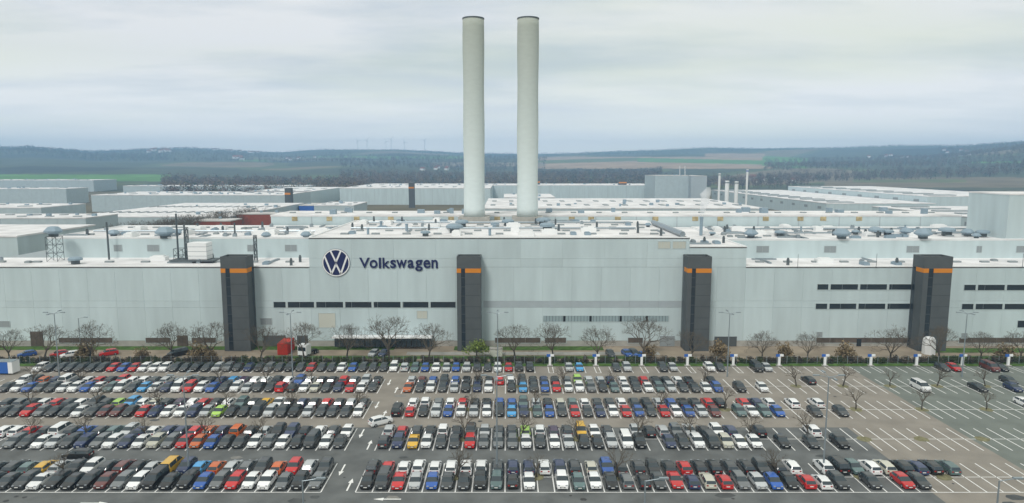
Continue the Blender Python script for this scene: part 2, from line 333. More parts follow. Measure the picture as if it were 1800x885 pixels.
def roofslab(x0, x1, y0, y1, z, m='roof'):
    b = MB(); b.box(x0, x1, y0, y1, z - .25, z + .02, 0); t = .45
    for a in ((x0, x1, y0 - .06, y0 + t), (x0, x1, y1 - t, y1), (x0, x0 + t, y0 + t, y1 - t), (x1 - t, x1, y0 + t, y1 - t)): b.box(*a, z + .021, z + .3, 1)
    return b.build('roof', [M[m], M['white']], hall)
roofslab(XA, X1, YF, 198, ZL); roofslab(X1 + .02, X2, YF, 238, ZM); roofslab(X2 + .02, X3, YF, 196.9, ZS); roofslab(X3 + .02, XZ, YF, 197, ZL)
roofslab(XU, X1, 198.05, 237.5, ZU + .25); roofslab(X3 + .15, XZ, 197.05, 237.5, ZU - .15); roofslab(X2 + .1, X3 + .1, 196.95, 237.5, ZU - .4)
skl = MB(); skl.box(-1.1, 1.1, -.55, .55, 0, .45); skl_me = skl.mesh('skylight', M['louvre'])
def skylights(x0, x1, y0, y1, z, nx, ny):
    for j in range(ny):
        for i in range(nx):
            if random.random() < .12: continue
            link('skylight', skl_me, hall, (x0 + (i + .5 + .25 * (j % 2)) * (x1 - x0) / nx, y0 + (j + .5) * (y1 - y0) / ny, z))
skylights(X1 + 3, X2 - 3, 186, 235, ZM + .02, 11, 5); skylights(XU + 3, X1 - 3, 201, 236, ZU + .27, 9, 3); skylights(X3 + 3, XZ - 3, 200, 236, ZU - .13, 12, 3)
skylights(X3 + 3, XZ - 3, 184, 196, ZL + .02, 12, 1); skylights(XA + 3, X1 - 3, 184, 196, ZL + .02, 9, 1)
def window(x0, x1, y0, y1, gm='glass', n=1, mull=0, Y=YF, posts=None, post_m='frame'):
    a = at_Y(x0, y0, Y); b_ = at_Y(x1, y1, Y); X0, Xb, Z1, Z0 = a[0], b_[0], a[2], b_[2]
    f = MB(); t = .10
    for q in ((X0 - t, Xb + t, Z1, Z1 + t), (X0 - t, Xb + t, Z0 - t, Z0), (X0 - t, X0, Z0, Z1), (Xb, Xb + t, Z0, Z1)): f.box(q[0], q[1], Y - .10, Y + .02, q[2], q[3])
    w = f.build('window', M['frame'], hall)
    for k in range(n): box('pane', M[gm], w, X0 + (Xb - X0) * k / n + .03, X0 + (Xb - X0) * (k + 1) / n - .03, Y - .05, Y - .02, Z0, Z1)
    for p in posts or []:
        c = at_Y(p, y0, Y)[0]; box('post', M[post_m], w, c - .3, c + .3, Y - .12, Y - .051, Z0, Z1)
    for k in range(1, mull): c = X0 + (Xb - X0) * k / mull; box('mullion', M['dmetal'], w, c - .05, c + .05, Y - .09, Y - .051, Z0, Z1)
window(481, 801, 531, 541, n=7, posts=[504, 554, 605, 655, 706, 755])
window(955, 1175, 555.5, 565.5, 'lglass', n=8, mull=40, posts=[992, 1038, 1091, 1137], post_m='trim')
for x0, x1, y0, y1, ps in ((1437, 1611, 500, 509.5, [1458, 1510, 1561]), (1434, 1607, 534, 543.5, [1456, 1507, 1558]), (1695, 1840, 501, 510.5, [1717, 1768]), (1691, 1840, 534.5, 544, [1713, 1764])): window(x0, x1, y0, y1, n=4, posts=ps)
for x0, x1 in ((103, 198), (256, 300), (337, 380), (870, 950), (958, 995), (1104, 1130), (1435, 1603), (1686, 1840)): window(x0, x1, 594, 603, 'brownwin', n=max(1, (x1 - x0) // 22))
window(458, 478, 560, 571, 'louvre', 2); window(733, 751, 547, 560, 'beige', 2); window(-40, 18, 565, 575, 'louvre', 2); window(1436, 1445, 584, 593, 'louvre', 1); window(1690, 1700, 586, 595, 'louvre', 1); window(1789, 1815, 564, 576, 'glass', 2)
window(1157, 1178, 425, 437, 'beige', 4); window(1183, 1205, 425, 437, 'beige', 4)
for x0, x1 in ((200, 215), (259, 280), (435, 450), (501, 522)): window(x0, x1, 431, 442, 'louvre', 2, Y=198)
for x0, x1 in ((1330, 1351), (1449, 1469), (1594, 1615), (1717, 1725), (1787, 1806)): window(x0, x1, 433, 444, 'louvre', 2, Y=197)
def door(x0, x1, y0, m):
    X0, Xb, Z1 = at_Y(x0, y0, YF)[0], at_Y(x1, y0, YF)[0], at_Y(x0, y0, YF)[2]
    d = box('door', M[m], hall, X0, Xb, YF - .14, YF - .01, .06, Z1); box('door_leaf', M[m], d, X0 + .2, (X0 + Xb) / 2 - .06, YF - .2, YF - .141, .1, Z1 - .25); box('door_leaf', M[m], d, (X0 + Xb) / 2 + .06, Xb - .2, YF - .2, YF - .141, .1, Z1 - .25)
door(53, 75, 583, 'brownwin'); door(311, 330, 590, 'brownwin'); door(1256, 1295, 592, 'tower'); door(1160, 1186, 591, 'louvre'); window(560, 590, 551, 576, 'beige', 1); door(463, 502, 590, 'tower'); door(522, 541, 590, 'tower'); door(1506, 1514, 596, 'glass')
# entrance canopy glass front beneath the wordmark
b = MB(); b.box(fx(585), fx(760), YF - 3.2, YF - .2, 3.0, 3.25, 0); b.build('canopy', M['white'], hall)
for x in range(590, 756, 9): box('canopy_glazing', M['glass'], hall, fx(x), fx(x + 7.4), YF - 3.15, YF - 3.0, .7, 2.95)
def tower(x0, x1, dep=5.0, strip=.18):
    c0, c1 = at_Y(x0, 500, YF - dep)[0], at_Y(x1, 500, YF - dep)[0]; y0 = YF - dep; zt = at_Y(x0, 455, y0)[2]; w = c1 - c0
    zo0, zo1 = at_Y(x0, 480, y0)[2], at_Y(x0, 472.5, y0)[2]; s0, s1 = c0 + w * strip, c0 + w * (strip + .17)
    t = box('stair_tower', M['tower'], hall, c0, c1, y0 + .1, YF - .02, 0, zt)
    b = MB()
    for a0, a1 in ((c0, s0), (s1, c1)): b.box(a0, a1, y0, y0 + .099, 0, zo0)
    b.box(c0, c1, y0, y0 + .099, zo1, zt); b.build('cladding', M['tower'], t)
    for a0, a1 in ((c0 - .03, s0), (s1, c1 + .03)): box('orange_stripe', M['orange'], t, a0, a1, y0 - .04, y0 + .098, zo0, zo1)
    for a0 in (c0 - .04, c1 + .001): box('orange_stripe', M['orange'], t, a0, a0 + .04, y0 + .1, YF - 1.7, zo0, zo1)
    n = 9
    for k in range(n): box('pane', M['glass'], t, s0 + .04, s1 - .04, y0 + .03, y0 + .07, .3 + (zo1 - .3) * k / n + .06, .3 + (zo1 - .3) * (k + 1) / n - .06)
    for a0 in (c0 - .03, c1 + .002): box('side_glazing', M['glass'], t, a0, a0 + .03, YF - 1.6, YF - .4, .5, zo1)
    for k in range(1, 7):
        zz = zo0 * k / 7; box('panel_joint', M['trim'], t, s1 + .02, c1 - .02, y0 - .012, y0 - .001, zz - .03, zz + .03)
    b = MB()
    for q in ((c0, c1, y0, y0 + .3), (c0, c1, YF - .3, YF), (c0, c0 + .3, y0 + .3, YF - .3), (c1 - .3, c1, y0 + .3, YF - .3)): b.box(*q, zt + .001, zt + .5)
    b.build('parapet', M['tower'], t)
for x0, x1 in ((389, 435), (803, 845), (1208, 1250), (1622, 1672)): tower(x0, x1)
# sign: emblem and word
sg = thing('company_sign', 'navy and white round emblem with navy wordmark on the pale facade', 'sign', (0, YF, 0))
lc = at_Y(591, 462, YF); R_ = 24.5 * 183 / 1200
def disc(r0, r1, y, m, name, n=64):
    b = MB()
    for k in range(n):
        a0, a1 = 2 * pi * k / n, 2 * pi * (k + 1) / n
        P = lambda r, a: (lc[0] + r * cos(a), y, lc[2] + r * sin(a))
        b.face([P(r0, a1), P(r0, a0), P(r1, a0), P(r1, a1)] if r0 > 0 else [(lc[0], y, lc[2]), P(r1, a0), P(r1, a1)])
        b.face([P(r1, a0), P(r1, a1), (P(r1, a1)[0], .0, P(r1, a1)[2]), (P(r1, a0)[0], .0, P(r1, a0)[2])])
    return b.build(name, m, sg)
disc(0, R_, -.25, M['navy'], 'emblem_disc'); disc(R_ * .905, R_ * .985, -.31, M['white'], 'emblem_ring')
def stroke(name, pts, w):   # pts in unit circle coords, constant-width polyline clipped by the ring
    b = MB()
    for (xa, za), (xb, zb) in zip(pts[:-1], pts[1:]):
        d = np.array([xb - xa, zb - za]); d = d / np.linalg.norm(d); n_ = np.array([-d[1], d[0]]) * w / 2
        q = [(xa + n_[0], za + n_[1]), (xa - n_[0], za - n_[1]), (xb - n_[0], zb - n_[1]), (xb + n_[0], zb + n_[1])]
        f = [(lc[0] + R_ * x, -.32, lc[2] + R_ * z) for x, z in q]; b.face(f); bk = [(p[0], -.25, p[2]) for p in f]
        for i in range(4): j = (i + 1) % 4; b.face([f[i], bk[i], bk[j], f[j]])
    b.build(name, M['white'], sg)
stroke('emblem_letter', [(-.36, .84), (0, .05), (.36, .84)], .12)
stroke('emblem_letter', [(-.80, .47), (-.33, -.80), (0, -.08), (.33, -.80), (.80, .47)], .12)
LET = [('V', 633, 651, 0), ('o', 651, 664.5, 0), ('l', 667, 670.8, 0), ('k', 673.5, 686, 0), ('s', 687, 697, 0), ('w', 697.5, 716, 0), ('a', 717.5, 728.5, 0), ('g', 730.5, 743.5, 1), ('e', 745, 757, 0), ('n', 759, 770, 0)]
zb, zxh, zcap, zdesc = fz(471.5), fz(457), fz(453.2), fz(476.5)
for ch, xa, xb, desc in LET:
    cu = bpy.data.curves.new('letter', 'FONT'); cu.body = ch; cu.extrude = .06; cu.offset = .016; cu.size = 1
    to = bpy.data.objects.new('tmp', cu); COL.objects.link(to); bpy.context.view_layer.update()
    me = bpy.data.meshes.new_from_object(to.evaluated_get(bpy.context.evaluated_depsgraph_get())); bpy.data.objects.remove(to)
    co = np.array([v.co for v in me.vertices]); mn, mxx = co.min(0), co.max(0)
    z0, z1 = (zdesc if desc else zb), (zcap if ch in 'Vlk' else zxh); X0, Xb = fx(xa), fx(xb)
    nv = np.stack([X0 + (co[:, 0] - mn[0]) / (mxx[0] - mn[0]) * (Xb - X0), -.03 - (co[:, 2] - mn[2]) / (mxx[2] - mn[2]) * .25, z0 + (co[:, 1] - mn[1]) / (mxx[1] - mn[1]) * (z1 - z0)], 1)
    for v, p in zip(me.vertices, nv): v.co = p
    me.materials.clear(); me.materials.append(M['navy']); link('letter', me, sg)
# chimneys
for px_, lb in ((834, 'left one of the two tall round concrete chimneys'), (927, 'right one of the two tall round concrete chimneys')):
    c = at_Z(px_, 392, ZM); zt = at_Y(px_, 33, c[1])[2]; r = 18.6 * c[1] / 1200
    t = thing('chimney', lb, 'chimney', (c[0], c[1], ZM))
    hgt = zt - ZM; b = MB(); b.ring([(r * (.98 + .02 * cos(i * .6)), 2.2 + (hgt - 2.2) * i / 24) for i in range(25)], 40, cap=True); b.build('shaft', M['chim'], t, smooth=True)
    b = MB(); b.ring([(r * 1.01, hgt - .25), (r * 1.01, hgt + .1), (r * .9, hgt + .1), (r * .9, hgt - .3)], 40, cap=False); b.build('rim', M['dmetal'], t)
    b = MB(); b.box(-r - 1.6, r + 1.6, -r - 1, r + 1, 0, 2.2); b.build('base', M['concrete'], t)
# rooftop ventilators, parts of the hall
vm = {}
def vent_mesh(kind):
    if kind in vm: return vm[kind]
    b = MB()
    if kind == 'lantern': b.ring([(.5, 0), (.5, .3), (1, .55), (1, .7), (.55, 1.15), (.3, 1.2)], 8, mi=0); b.ring([(.52, 0), (.52, .28)], 8, mi=1)
    elif kind == 'hood': b.ring([(.6, 0), (.6, .55)], 10, mi=1); b.ring([(1, .55), (1, .8), (.75, .98), (.2, 1.05)], 10, mi=0)
    elif kind == 'pipe': b.ring([(.5, 0), (.5, 2.2), (.62, 2.2), (.62, 2.5)], 10)
    vm[kind] = b.mesh('ventilator', [M['vent'], M['dmetal']]); return vm[kind]
VENTS = [(200, 419, 20, 'lantern', ZU), (291, 422, 34, 'lantern', ZU), (313, 414, 18, 'lantern', ZU), (468, 422, 18, 'lantern', ZU), (538, 422, 20, 'lantern', ZU), (133, 464, 24, 'hood', ZL),
 (748, 415, 18, 'hood', ZM), (799, 409, 30, 'hood', ZM), (812, 399, 24, 'hood', ZM), (893, 397, 22, 'hood', ZM), (955, 396, 26, 'hood', ZM), (962, 406, 28, 'hood', ZM), (647, 412, 9, 'pipe', ZM), (670, 400, 9, 'pipe', ZM), (715, 406, 10, 'pipe', ZM), (861, 414, 10, 'pipe', ZM), (1139, 399, 12, 'lantern', ZM),
 (1194, 413, 14, 'lantern', ZU - .4), (1258, 402, 8, 'lantern', ZU - .4), (1252, 414, 12, 'hood', ZU - .4), (1320, 421, 24, 'lantern', ZU), (1371, 415, 19, 'hood', ZU), (1479, 423, 30, 'lantern', ZU), (1504, 412, 14, 'hood', ZU), (1538, 408, 18, 'hood', ZU), (1540, 417, 26, 'hood', ZU), (1560, 417, 20, 'hood', ZU), (1593, 414, 22, 'lantern', ZU), (1622, 423, 30, 'lantern', ZU), (1664, 417, 27, 'hood', ZU), (1700, 415, 21, 'lantern', ZU), (1727, 416, 22, 'hood', ZU), (1716, 422, 15, 'lantern', ZU), (1762, 418, 20, 'hood', ZU), (1408, 406, 6, 'pipe', ZU), (1591, 402, 5, 'pipe', ZU), (1232, 414, 11, 'pipe', ZU - .4)]
for x, yb, wpx, kd, z in VENTS:
    p = at_Z(x, yb - (3 if yb > 416 and z == ZU else 0), z + .1); s = wpx * p[1] / 1200 / 2; o = link('ventilator', vent_mesh(kd), hall, p, random.random()); o.scale = (s, s, s * (2.4 if x == 1232 else 1.0))
rc = random.Random(5); cl = []
for w_, d_, h_, m_ in ((.5, .5, .9, 'metal'), (1.4, .8, .7, 'vent'), (.3, .3, 1.6, 'dmetal'), (2.2, 1.2, 1.1, 'white'), (.7, .7, .5, 'louvre'), (3.5, .35, .4, 'metal')):
    b = MB(); b.box(-w_, w_, -d_, d_, 0, h_); b.box(-w_ * .7, w_ * .7, -d_ * .7, d_ * .7, h_, h_ * 1.25); cl.append(b.mesh('roof_unit', M[m_]))
def clutter(x0, x1, y0, y1, z, n):
    for k in range(n): o = link('roof_unit', rc.choice(cl), hall, (rc.uniform(x0, x1), rc.uniform(y0, y1), z), rc.choice((0, pi / 2)))
clutter(X1 + 4, X2 - 4, 186, 236, ZM + .02, 60); clutter(XU + 4, X1 - 3, 201, 236, ZU + .27, 55); clutter(X3 + 3, XZ - 3, 200, 236, ZU - .13, 70); clutter(XA + 3, X1 - 3, 184, 196, ZL + .02, 14); clutter(X3 + 3, XZ - 3, 184, 196, ZL + .02, 14); clutter(X2 + 2, X3 - 2, 184, 195, ZS + .02, 8)
for x0, x1, yy, z in ((X1 + 6, X2 - 10, 205, ZM), (XU + 4, X1 - 4, 214, ZU + .25), (X3 + 3, XZ - 3, 212, ZU - .15), (X3 + 3, XZ - 3, 226, ZU - .15), (X1 + 6, X2 - 10, 226, ZM)):
    b = MB(); b.tube((x0, yy, z + .55), (x1, yy, z + .55), .28, .28, 6)
    for k in range(12): xx = x0 + (x1 - x0) * k / 11; b.tube((xx, yy, z), (xx, yy, z + .4), .08, .08, 4)
    b.build('roof_pipe', M['metal'], hall)
def lattice(x, yb, yt, w, z, name='lattice_mast'):
    p = at_Z(x, yb, z); zt = at_Y(x, yt, p[1])[2]; b = MB()
    for sx in (-w, w):
        for sy in (-w, w): b.tube((p[0] + sx, p[1] + sy, z), (p[0] + sx, p[1] + sy, zt), .09, .09)
    n = max(2, int((zt - z) / 1.8))
    for k in range(n):
        za, zc_ = z + (zt - z) * k / n, z + (zt - z) * (k + 1) / n
        for q in ((-w, -w, w, -w), (w, w, -w, w), (-w, w, -w, -w), (w, -w, w, w)): b.tube((p[0] + q[0], p[1] + q[1], za), (p[0] + q[2], p[1] + q[3], zc_), .06, .06); b.tube((p[0] + q[0], p[1] + q[1], zc_), (p[0] + q[2], p[1] + q[3], zc_), .06, .06)
    b.build(name, M['dmetal'], hall); return p, zt
p, zt = lattice(98, 459, 416, 1.5, ZL); o = link('ventilator', vent_mesh('lantern'), hall, (p[0], p[1], zt)); o.scale = (2.4, 2.4, 2.4)
lattice(450, 459, 414, .35, ZL); lattice(318, 461, 437, 1.3, ZL); lattice(331, 461, 400, .3, ZL)
p = at_Z(353, 461, ZL); ac = box('cooling_unit', M['white'], hall, p[0] - 2.6, p[0] + 2.6, p[1] - 2, p[1] + 2, ZL + 1.0, ZL + 5.6); box('platform', M['dmetal'], hall, p[0] - 7.5, p[0] + 4.8, p[1] - 3, p[1] + 2.6, ZL + .55, ZL + .9)
for k in range(3): box('panel_line', M['metal'], ac, p[0] - 2.62, p[0] + 2.62, p[1] - 2.03, p[1] + 2.02, ZL + 1.9 + k * 1.3, ZL + 2.0 + k * 1.3)
for x, yb, yt in ((192, 457, 391), (314, 459, 376), (415, 452, 392), (1402, 471, 447), (1540, 471, 446), (1797, 471, 446), (327, 459, 395)):
    p = at_Z(x, yb, ZL); zt = at_Y(x, yt, p[1])[2]; b = MB(); b.tube(p, (p[0], p[1], zt), .28 if x < 500 else .06, .25 if x < 500 else .05, 8); b.build('exhaust_pipe', M['dmetal'], hall)
# duct on the roof at the right of the middle block
b = MB(); a, c = at_Z(1148, 396, ZM), at_Z(1200, 418, ZM); b.tube((a[0], a[1], ZM + .9), (c[0], c[1], ZM + .9), .8, .8, 6); b.build('roof_duct', M['metal'], hall)
wl = thing('works_building', 'tall plain pale block rising above the roofs at right edge', 'factory building', (0, 0, 0))
box('wall', M['clad'], wl, 146, 200, 198.5, 216, 20, 40.3); box('roof', M['roof'], wl, 145.9, 200, 198.4, 216.1, 40.301, 40.7)

# ------------------------------------------------------------------ other halls of the works
def bhall(name, label, x0, x1, ytop, yback, Z, m='clad2', rm_='roof', z0=0, sky_n=0, Yf=None):
    xm = (x0 + x1) / 2; Yf = Yf or at_Z(xm, ytop, Z)[1]; Yb = at_Z(xm, yback, Z)[1]; X0, Xb = at_Y(x0, ytop, Yf)[0], at_Y(x1, ytop, Yf)[0]
    t = thing(name, label, 'factory building', (X0, Yf, 0)); w, d = Xb - X0, Yb - Yf
    box('wall', M[m], t, 0, w, 0, d, z0, Z - .6); b = MB(); b.box(-.15, w + .15, -.15, d + .15, Z - .6, Z, 0); b.build('roof', M[rm_], t)
    for k in range(sky_n):
        for j in range(2): box('roof_light', M['louvre'], t, w * (k + .3) / sky_n, w * (k + .55) / sky_n, d * (.2 + .4 * j), d * (.28 + .4 * j), Z + .001, Z + .5)
    rv = random.Random(int(w * 7))
    for k in range(min(26, int(w // 12))): box('roof_vent', M['vent'], t, *(lambda a, b_, q: (a, a + q, b_, b_ + q, Z + .001, Z + rv.uniform(.8, 2)))(rv.uniform(1, w - 4), rv.uniform(.1, .85) * d, rv.uniform(1.2, 2.6)))
    n = int(w // 14)
    for k in range(1, min(n, 24)): box('wall_seam', M['band'], t, w * k / n - .15, w * k / n + .15, -.06, .0, 0, Z - .65)
    return t, X0, Yf, w, d
st = bhall('factory_hall', 'long pale hall with rusty yellow square panels behind the chimneys', 476, 1690, 379, 371, 31.7, m='clad', z0=20, Yf=238.6, sky_n=0)
for x in (518, 579, 627, 687, 793, 874, 1005, 1039, 1086, 1152, 1222, 1266, 1346, 1407, 1447, 1510):
    a, c = at_Y(x - 5, 380.5, 238.6), at_Y(x + 5, 388.5, 238.6); box('vent_panel', M['stain'], st[0], a[0] - st[1], c[0] - st[1], -.14, -.02, c[2], a[2])
for k in range(26): box('roof_light', M['louvre'], st[0], st[3] * (k + .4) / 26, st[3] * (k + .6) / 26, 9, 10.6, 31.701, 32.1)
for i, (nm, lb, *a) in enumerate([
 ('low_hall', 'pale low roofed hall directly behind the right chimney', 850, 1345, 366, 349, 22, 'clad2', 'roof', 0, 14),
 ('low_hall', 'small white roofed shed left of right chimney base', 886, 976, 347, 341, 21, 'clad2', 'roof', 0, 0),
 ('assembly_hall', 'distant grey hall with short dark tower at centre right', 866, 1152, 326, 323, 20, 'clad', 'roof', 0, 0),
 ('assembly_hall', 'distant pale hall with dark orange banded tower left of chimneys', 597, 862, 331, 323, 21, 'clad', 'roof', 0, 10),
 ('assembly_hall', 'white roofed shed in front of the distant hall left of chimneys', 552, 622, 361, 355, 16, 'clad2', 'roof', 0, 3),
 ('storage_block', 'tall windowless grey block with antennas at centre right', 1152, 1215, 309, 307.8, 35.5, 'clad2', 'roofdirt', 0, 0),
 ('storage_block', 'darker right half of tall windowless block with antennas', 1215.3, 1243, 309.5, 308, 35.3, 'band', 'roofdirt', 0, 0),
 ('press_hall', 'grey tall hall at far left below the green field', -150, 116, 332, 330, 20, 'clad2', 'roof', 0, 5),
 ('press_hall', 'farthest long grey hall at left against the green field', -150, 164, 317, 315.6, 22, 'clad2', 'roof', 0, 4),
 ('press_hall', 'pale grey hall with wide white roof at left edge', -100, 150, 383, 376, 20, 'clad2', 'roof', 0, 5),
 ('press_hall', 'short grey hall at left edge behind the wide roof', -100, 72, 365, 358, 20, 'clad2', 'roof', 0, 2),
 ('body_hall', 'long low grey hall with roof vents in left distance', 216, 540, 327, 325.5, 18, 'clad2', 'roof', 0, 8),
 ('body_hall', 'long white roofed hall in left distance behind the wide roof', 160, 500, 343, 337, 18, 'clad2', 'roof', 0, 9),
 ('body_hall', 'hall with wide white roof dotted with roof lights at left', 117, 402, 381, 357, 16, 'clad2', 'roof', 0, 16),
 ('body_hall', 'white hall with dark orange banded tower at left centre', 420, 537, 338, 329, 18, 'clad', 'roof', 0, 4),
 ('brick_building', 'red brick building with flat roof behind bare trees at left', 340, 405, 388, 384, 16, 'brick', 'roofdirt', 0, 0),
 ('brick_building', 'longer red brick building right of the smaller red one', 416, 487, 376, 373, 17, 'brick', 'roofdirt', 0, 0),
 ('brick_building', 'small red brick hut seen between the two chimneys', 856, 880, 360, 357, 18, 'brick', 'roof', 0, 0),
 ('low_hall', 'small blue clad shed beside the red brick buildings', 525, 551, 361, 357, 15, 'blue', 'roofdirt', 0, 0)]):
    bhall(nm, lb, *a[:5], m=a[5], rm_=a[6], z0=a[7], sky_n=a[8])
def xyhall(name, label, X0, X1_, Y0, Y1, Z, nw=0):
    t = thing(name, label, 'factory building', (X0, Y0, 0)); w, d = X1_ - X0, Y1 - Y0
    box('wall', M['clad'], t, 0, w, 0, d, 0, Z - .6); box('roof', M['roof'], t, -.2, w + .2, -.2, d + .2, Z - .6, Z)
    for k in range(nw): box('roof_light', M['louvre'], t, w * .08, w * .3, d * (k + .3) / nw, d * (k + .6) / nw, Z + .001, Z + .8); box('window', M['louvre'], t, -.1, 0, d * (k + .35) / nw, d * (k + .6) / nw, Z - 6, Z - 3.5)
xyhall('logistics_hall', 'long hall with roof vents running away at right', 403, 520, 655, 980, 20, 9); xyhall('logistics_hall', 'lower white roofed hall beside the long one at right', 300, 402, 640, 1000, 14, 12)
xyhall('logistics_hall', 'wide white roofed hall at far right behind plain block', 300, 420, 430, 560, 16, 5)
xyhall('workshop', 'pale workshop wall running away at far left', -300, -165, 229, 273, 25.4, 0)
def dtower(x0, x1, y0, y1, lb):
    z0, Y = 0, 0; Y = {718: 800, 500: 640, 1088: 1040, 944: 1060}[x0]; a, c = at_Y(x0, y0, Y), at_Y(x1, y1, Y)
    t = thing('stair_tower', lb, 'tower', (a[0], Y, 0)); w = c[0] - a[0]; box('shaft', M['tower'], t, 0, w, 0, 8, 0, a[2]); zo = a[2] * .78
    box('orange_stripe', M['orange'], t, -.1, w + .1, -.1, 0, zo, zo + 1.8)
dtower(718, 728, 322, 356, 'distant dark tower with orange stripe left of chimneys'); dtower(500, 511, 331, 357, 'distant dark tower with orange stripe at left centre'); dtower(1088, 1101, 315, 343, 'distant dark tower with orange stripe right of chimneys'); dtower(944, 949, 314, 340, 'thin dark tower touching the right chimney')
def stack(x, yb, yt, wpx, Y, lb, bands=False):
    a = at_Y(x, yt, Y); r = wpx * Y / 2400; t = thing('exhaust_stack', lb, 'stack', (a[0], Y, 0)); b = MB(); b.ring([(r, 0), (r, a[2]), (r * .8, a[2]), (r * .8, a[2] - 1)], 14, cap=False); b.build('shaft', M['white'], t)
    b = MB(); b.ring([(r * 1.15, a[2] - 2), (r * 1.15, a[2] - 1)], 14); b.build('collar', M['blue' if bands else 'metal'], t)
stack(1278.5, 360, 318, 7, 560, 'thick white stack, left of the close pair'); stack(1295, 360, 319, 6.5, 560, 'thick white stack, right of the close pair'); stack(1265, 345, 305, 4, 640, 'slim white stack with blue collar, left'); stack(1314, 350, 298, 3.5, 620, 'tallest slim white stack with blue collar, right', True)
for x in (1195, 1204):
    a = at_Y(x, 309, 945); c = at_Y(x, 292, 945); b = MB(); b.tube(a, c, .5, .35, 6); tag(b.build('antenna', M['white']), ('left' if x < 1200 else 'right') + ' white antenna on the tall windowless block', 'antenna')
# wind turbines on the ridge
for i, (x, yt) in enumerate(((632, 243), (648, 242), (681, 244), (690, 240), (713, 245), (748, 242))):
    Y = 6450.0; X = (x - CX) / FPX * Y; z = float(terr(X, Y)); zt = max(at_Y(x, yt + 5, Y)[2], z + 30)
    t = thing('wind_turbine', f'{ordn(i + 1)} white wind turbine from the left on far ridge', 'wind turbine', (X, Y, z - 3), 0, 'wind turbines on the ridge')
    b = MB(); b.ring([(3.2, 0), (1.8, zt - z + 3)], 8); b.build('mast', M['white'], t)
    for k in range(3):
        a = i + k * 2 * pi / 3; b = MB(); b.tube((0, -3, zt - z + 3), (38 * cos(a), -3, zt - z + 3 + 38 * sin(a)), 2.4, .6, 4); b.build('blade', M['white'], t)
# village houses
hs = MB(); hs.box(-6, 6, -4.5, 4.5, 0, 6); hw_me = hs.mesh('wall', M['white']); hr = MB()
hr.face([(-6.3, -5, 6), (6.3, -5, 6), (6.3, 0, 10), (-6.3, 0, 10)]); hr.face([(6.3, 5, 6), (-6.3, 5, 6), (-6.3, 0, 10), (6.3, 0, 10)]); hr.face([(-6.3, -5, 6), (-6.3, 0, 10), (-6.3, 5, 6)]); hr.face([(6.3, -5, 6), (6.3, 5, 6), (6.3, 0, 10)]); hr_me = hr.mesh('roof', M['rooft'])
VIL = ['right of the white stacks', 'on the hillside at far left', 'below the far left ridge', 'in front of the left ridge', 'left of the chimneys', 'at the left edge of the valley', 'below the right hill', 'right of the chimneys', 'left of the wind turbines']
for vi, (x0, x1, r0, r1, n, s) in enumerate(((1310, 1420, 1700, 2100, 14, 1), (268, 312, 4300, 4500, 10, 2.0), (380, 460, 4800, 5400, 12, 1.6), (400, 432, 3600, 3800, 5, 2), (730, 800, 2500, 2800, 6, 1.2), (0, 140, 4600, 5200, 12, 1.6), (1500, 1700, 3200, 3800, 14, 1.3), (960, 1000, 2400, 2600, 4, 1.2), (500, 560, 3900, 4300, 6, 1.3))):
    for k in range(n):
        x = random.uniform(x0, x1); r = random.uniform(r0, r1); X = (x - CX) / FPX * r; t = thing('house', f'tiny pale house in the distant village {VIL[vi]}', 'house', (X, r, float(terr(X, r)) - .5), random.uniform(-.8, .8), f'houses of the village {VIL[vi]}')
        t.scale = (s, s, s); link('wall', hw_me, t); link('roof', hr_me, t)

# ------------------------------------------------------------------ trees
def bare_tree(seed, h, trunk_h, spread, lv=5, tw=1.0):
    rnd = random.Random(seed); tr, cr = MB(), MB()
    def grow(p, d, l, r, lev):
        n = 2; q = p; dd = np.array(d, float)
        for i in range(n):
            dd = dd + np.array([rnd.gauss(0, .13), rnd.gauss(0, .13), rnd.gauss(.03, .08)]); dd /= np.linalg.norm(dd); e_ = q + dd * l / n; ra, rb = r * (1 - .28 * i / n), r * (1 - .28 * (i + 1) / n)
            (tr if lev == 0 else cr).tube(q, e_, ra, rb, 6 if lev == 0 else 4 if lev < 3 else 3); q = e_
        if lev >= lv: return
        k = rnd.choice((5, 6)) if lev == 0 else rnd.choice((3, 3, 2))
        for j in range(k):
            a = 2 * pi * (j + rnd.random() * .7) / k; tilt = rnd.uniform(.30, .75) if lev == 0 else rnd.uniform(.3, .8)
            u = np.cross(dd, (0, 0, 1) if abs(dd[2]) < .95 else (1, 0, 0)); u /= np.linalg.norm(u); w = np.cross(dd, u)
            nd = dd * cos(tilt) + (u * cos(a) + w * sin(a)) * sin(tilt) * spread + np.array([0, 0, .12]); nd /= np.linalg.norm(nd)
            grow(q, nd, l * rnd.uniform(.62, .86) if lev else (h - trunk_h) * .42, max(r * .57, .010 * tw), lev + 1)
    grow(np.zeros(3), (0, 0, 1), trunk_h, .034 * h, 0)
    z = max(v[2] for v in cr.v); k = h / z
    for b in (tr, cr): b.v = [(x * k, y * k, zz * k) for x, y, zz in b.v]
    return tr.mesh('trunk', M['bark']), cr.mesh('crown', M['twig'])
BIG = [bare_tree(s, 10, 2.6, 1.3, 6, 2.6) for s in (1, 2, 3, 4)]; SML = [bare_tree(s, 4.6, 1.7, 1.2, 4, 1.8) for s in (11, 12, 13)]
def tree(name, v, loc, sc, label, group, rz):
    t = thing(name, label, 'tree', loc, rz, group); t.scale = (sc, sc, sc); link('trunk', v[0], t); link('crown', v[1], t)
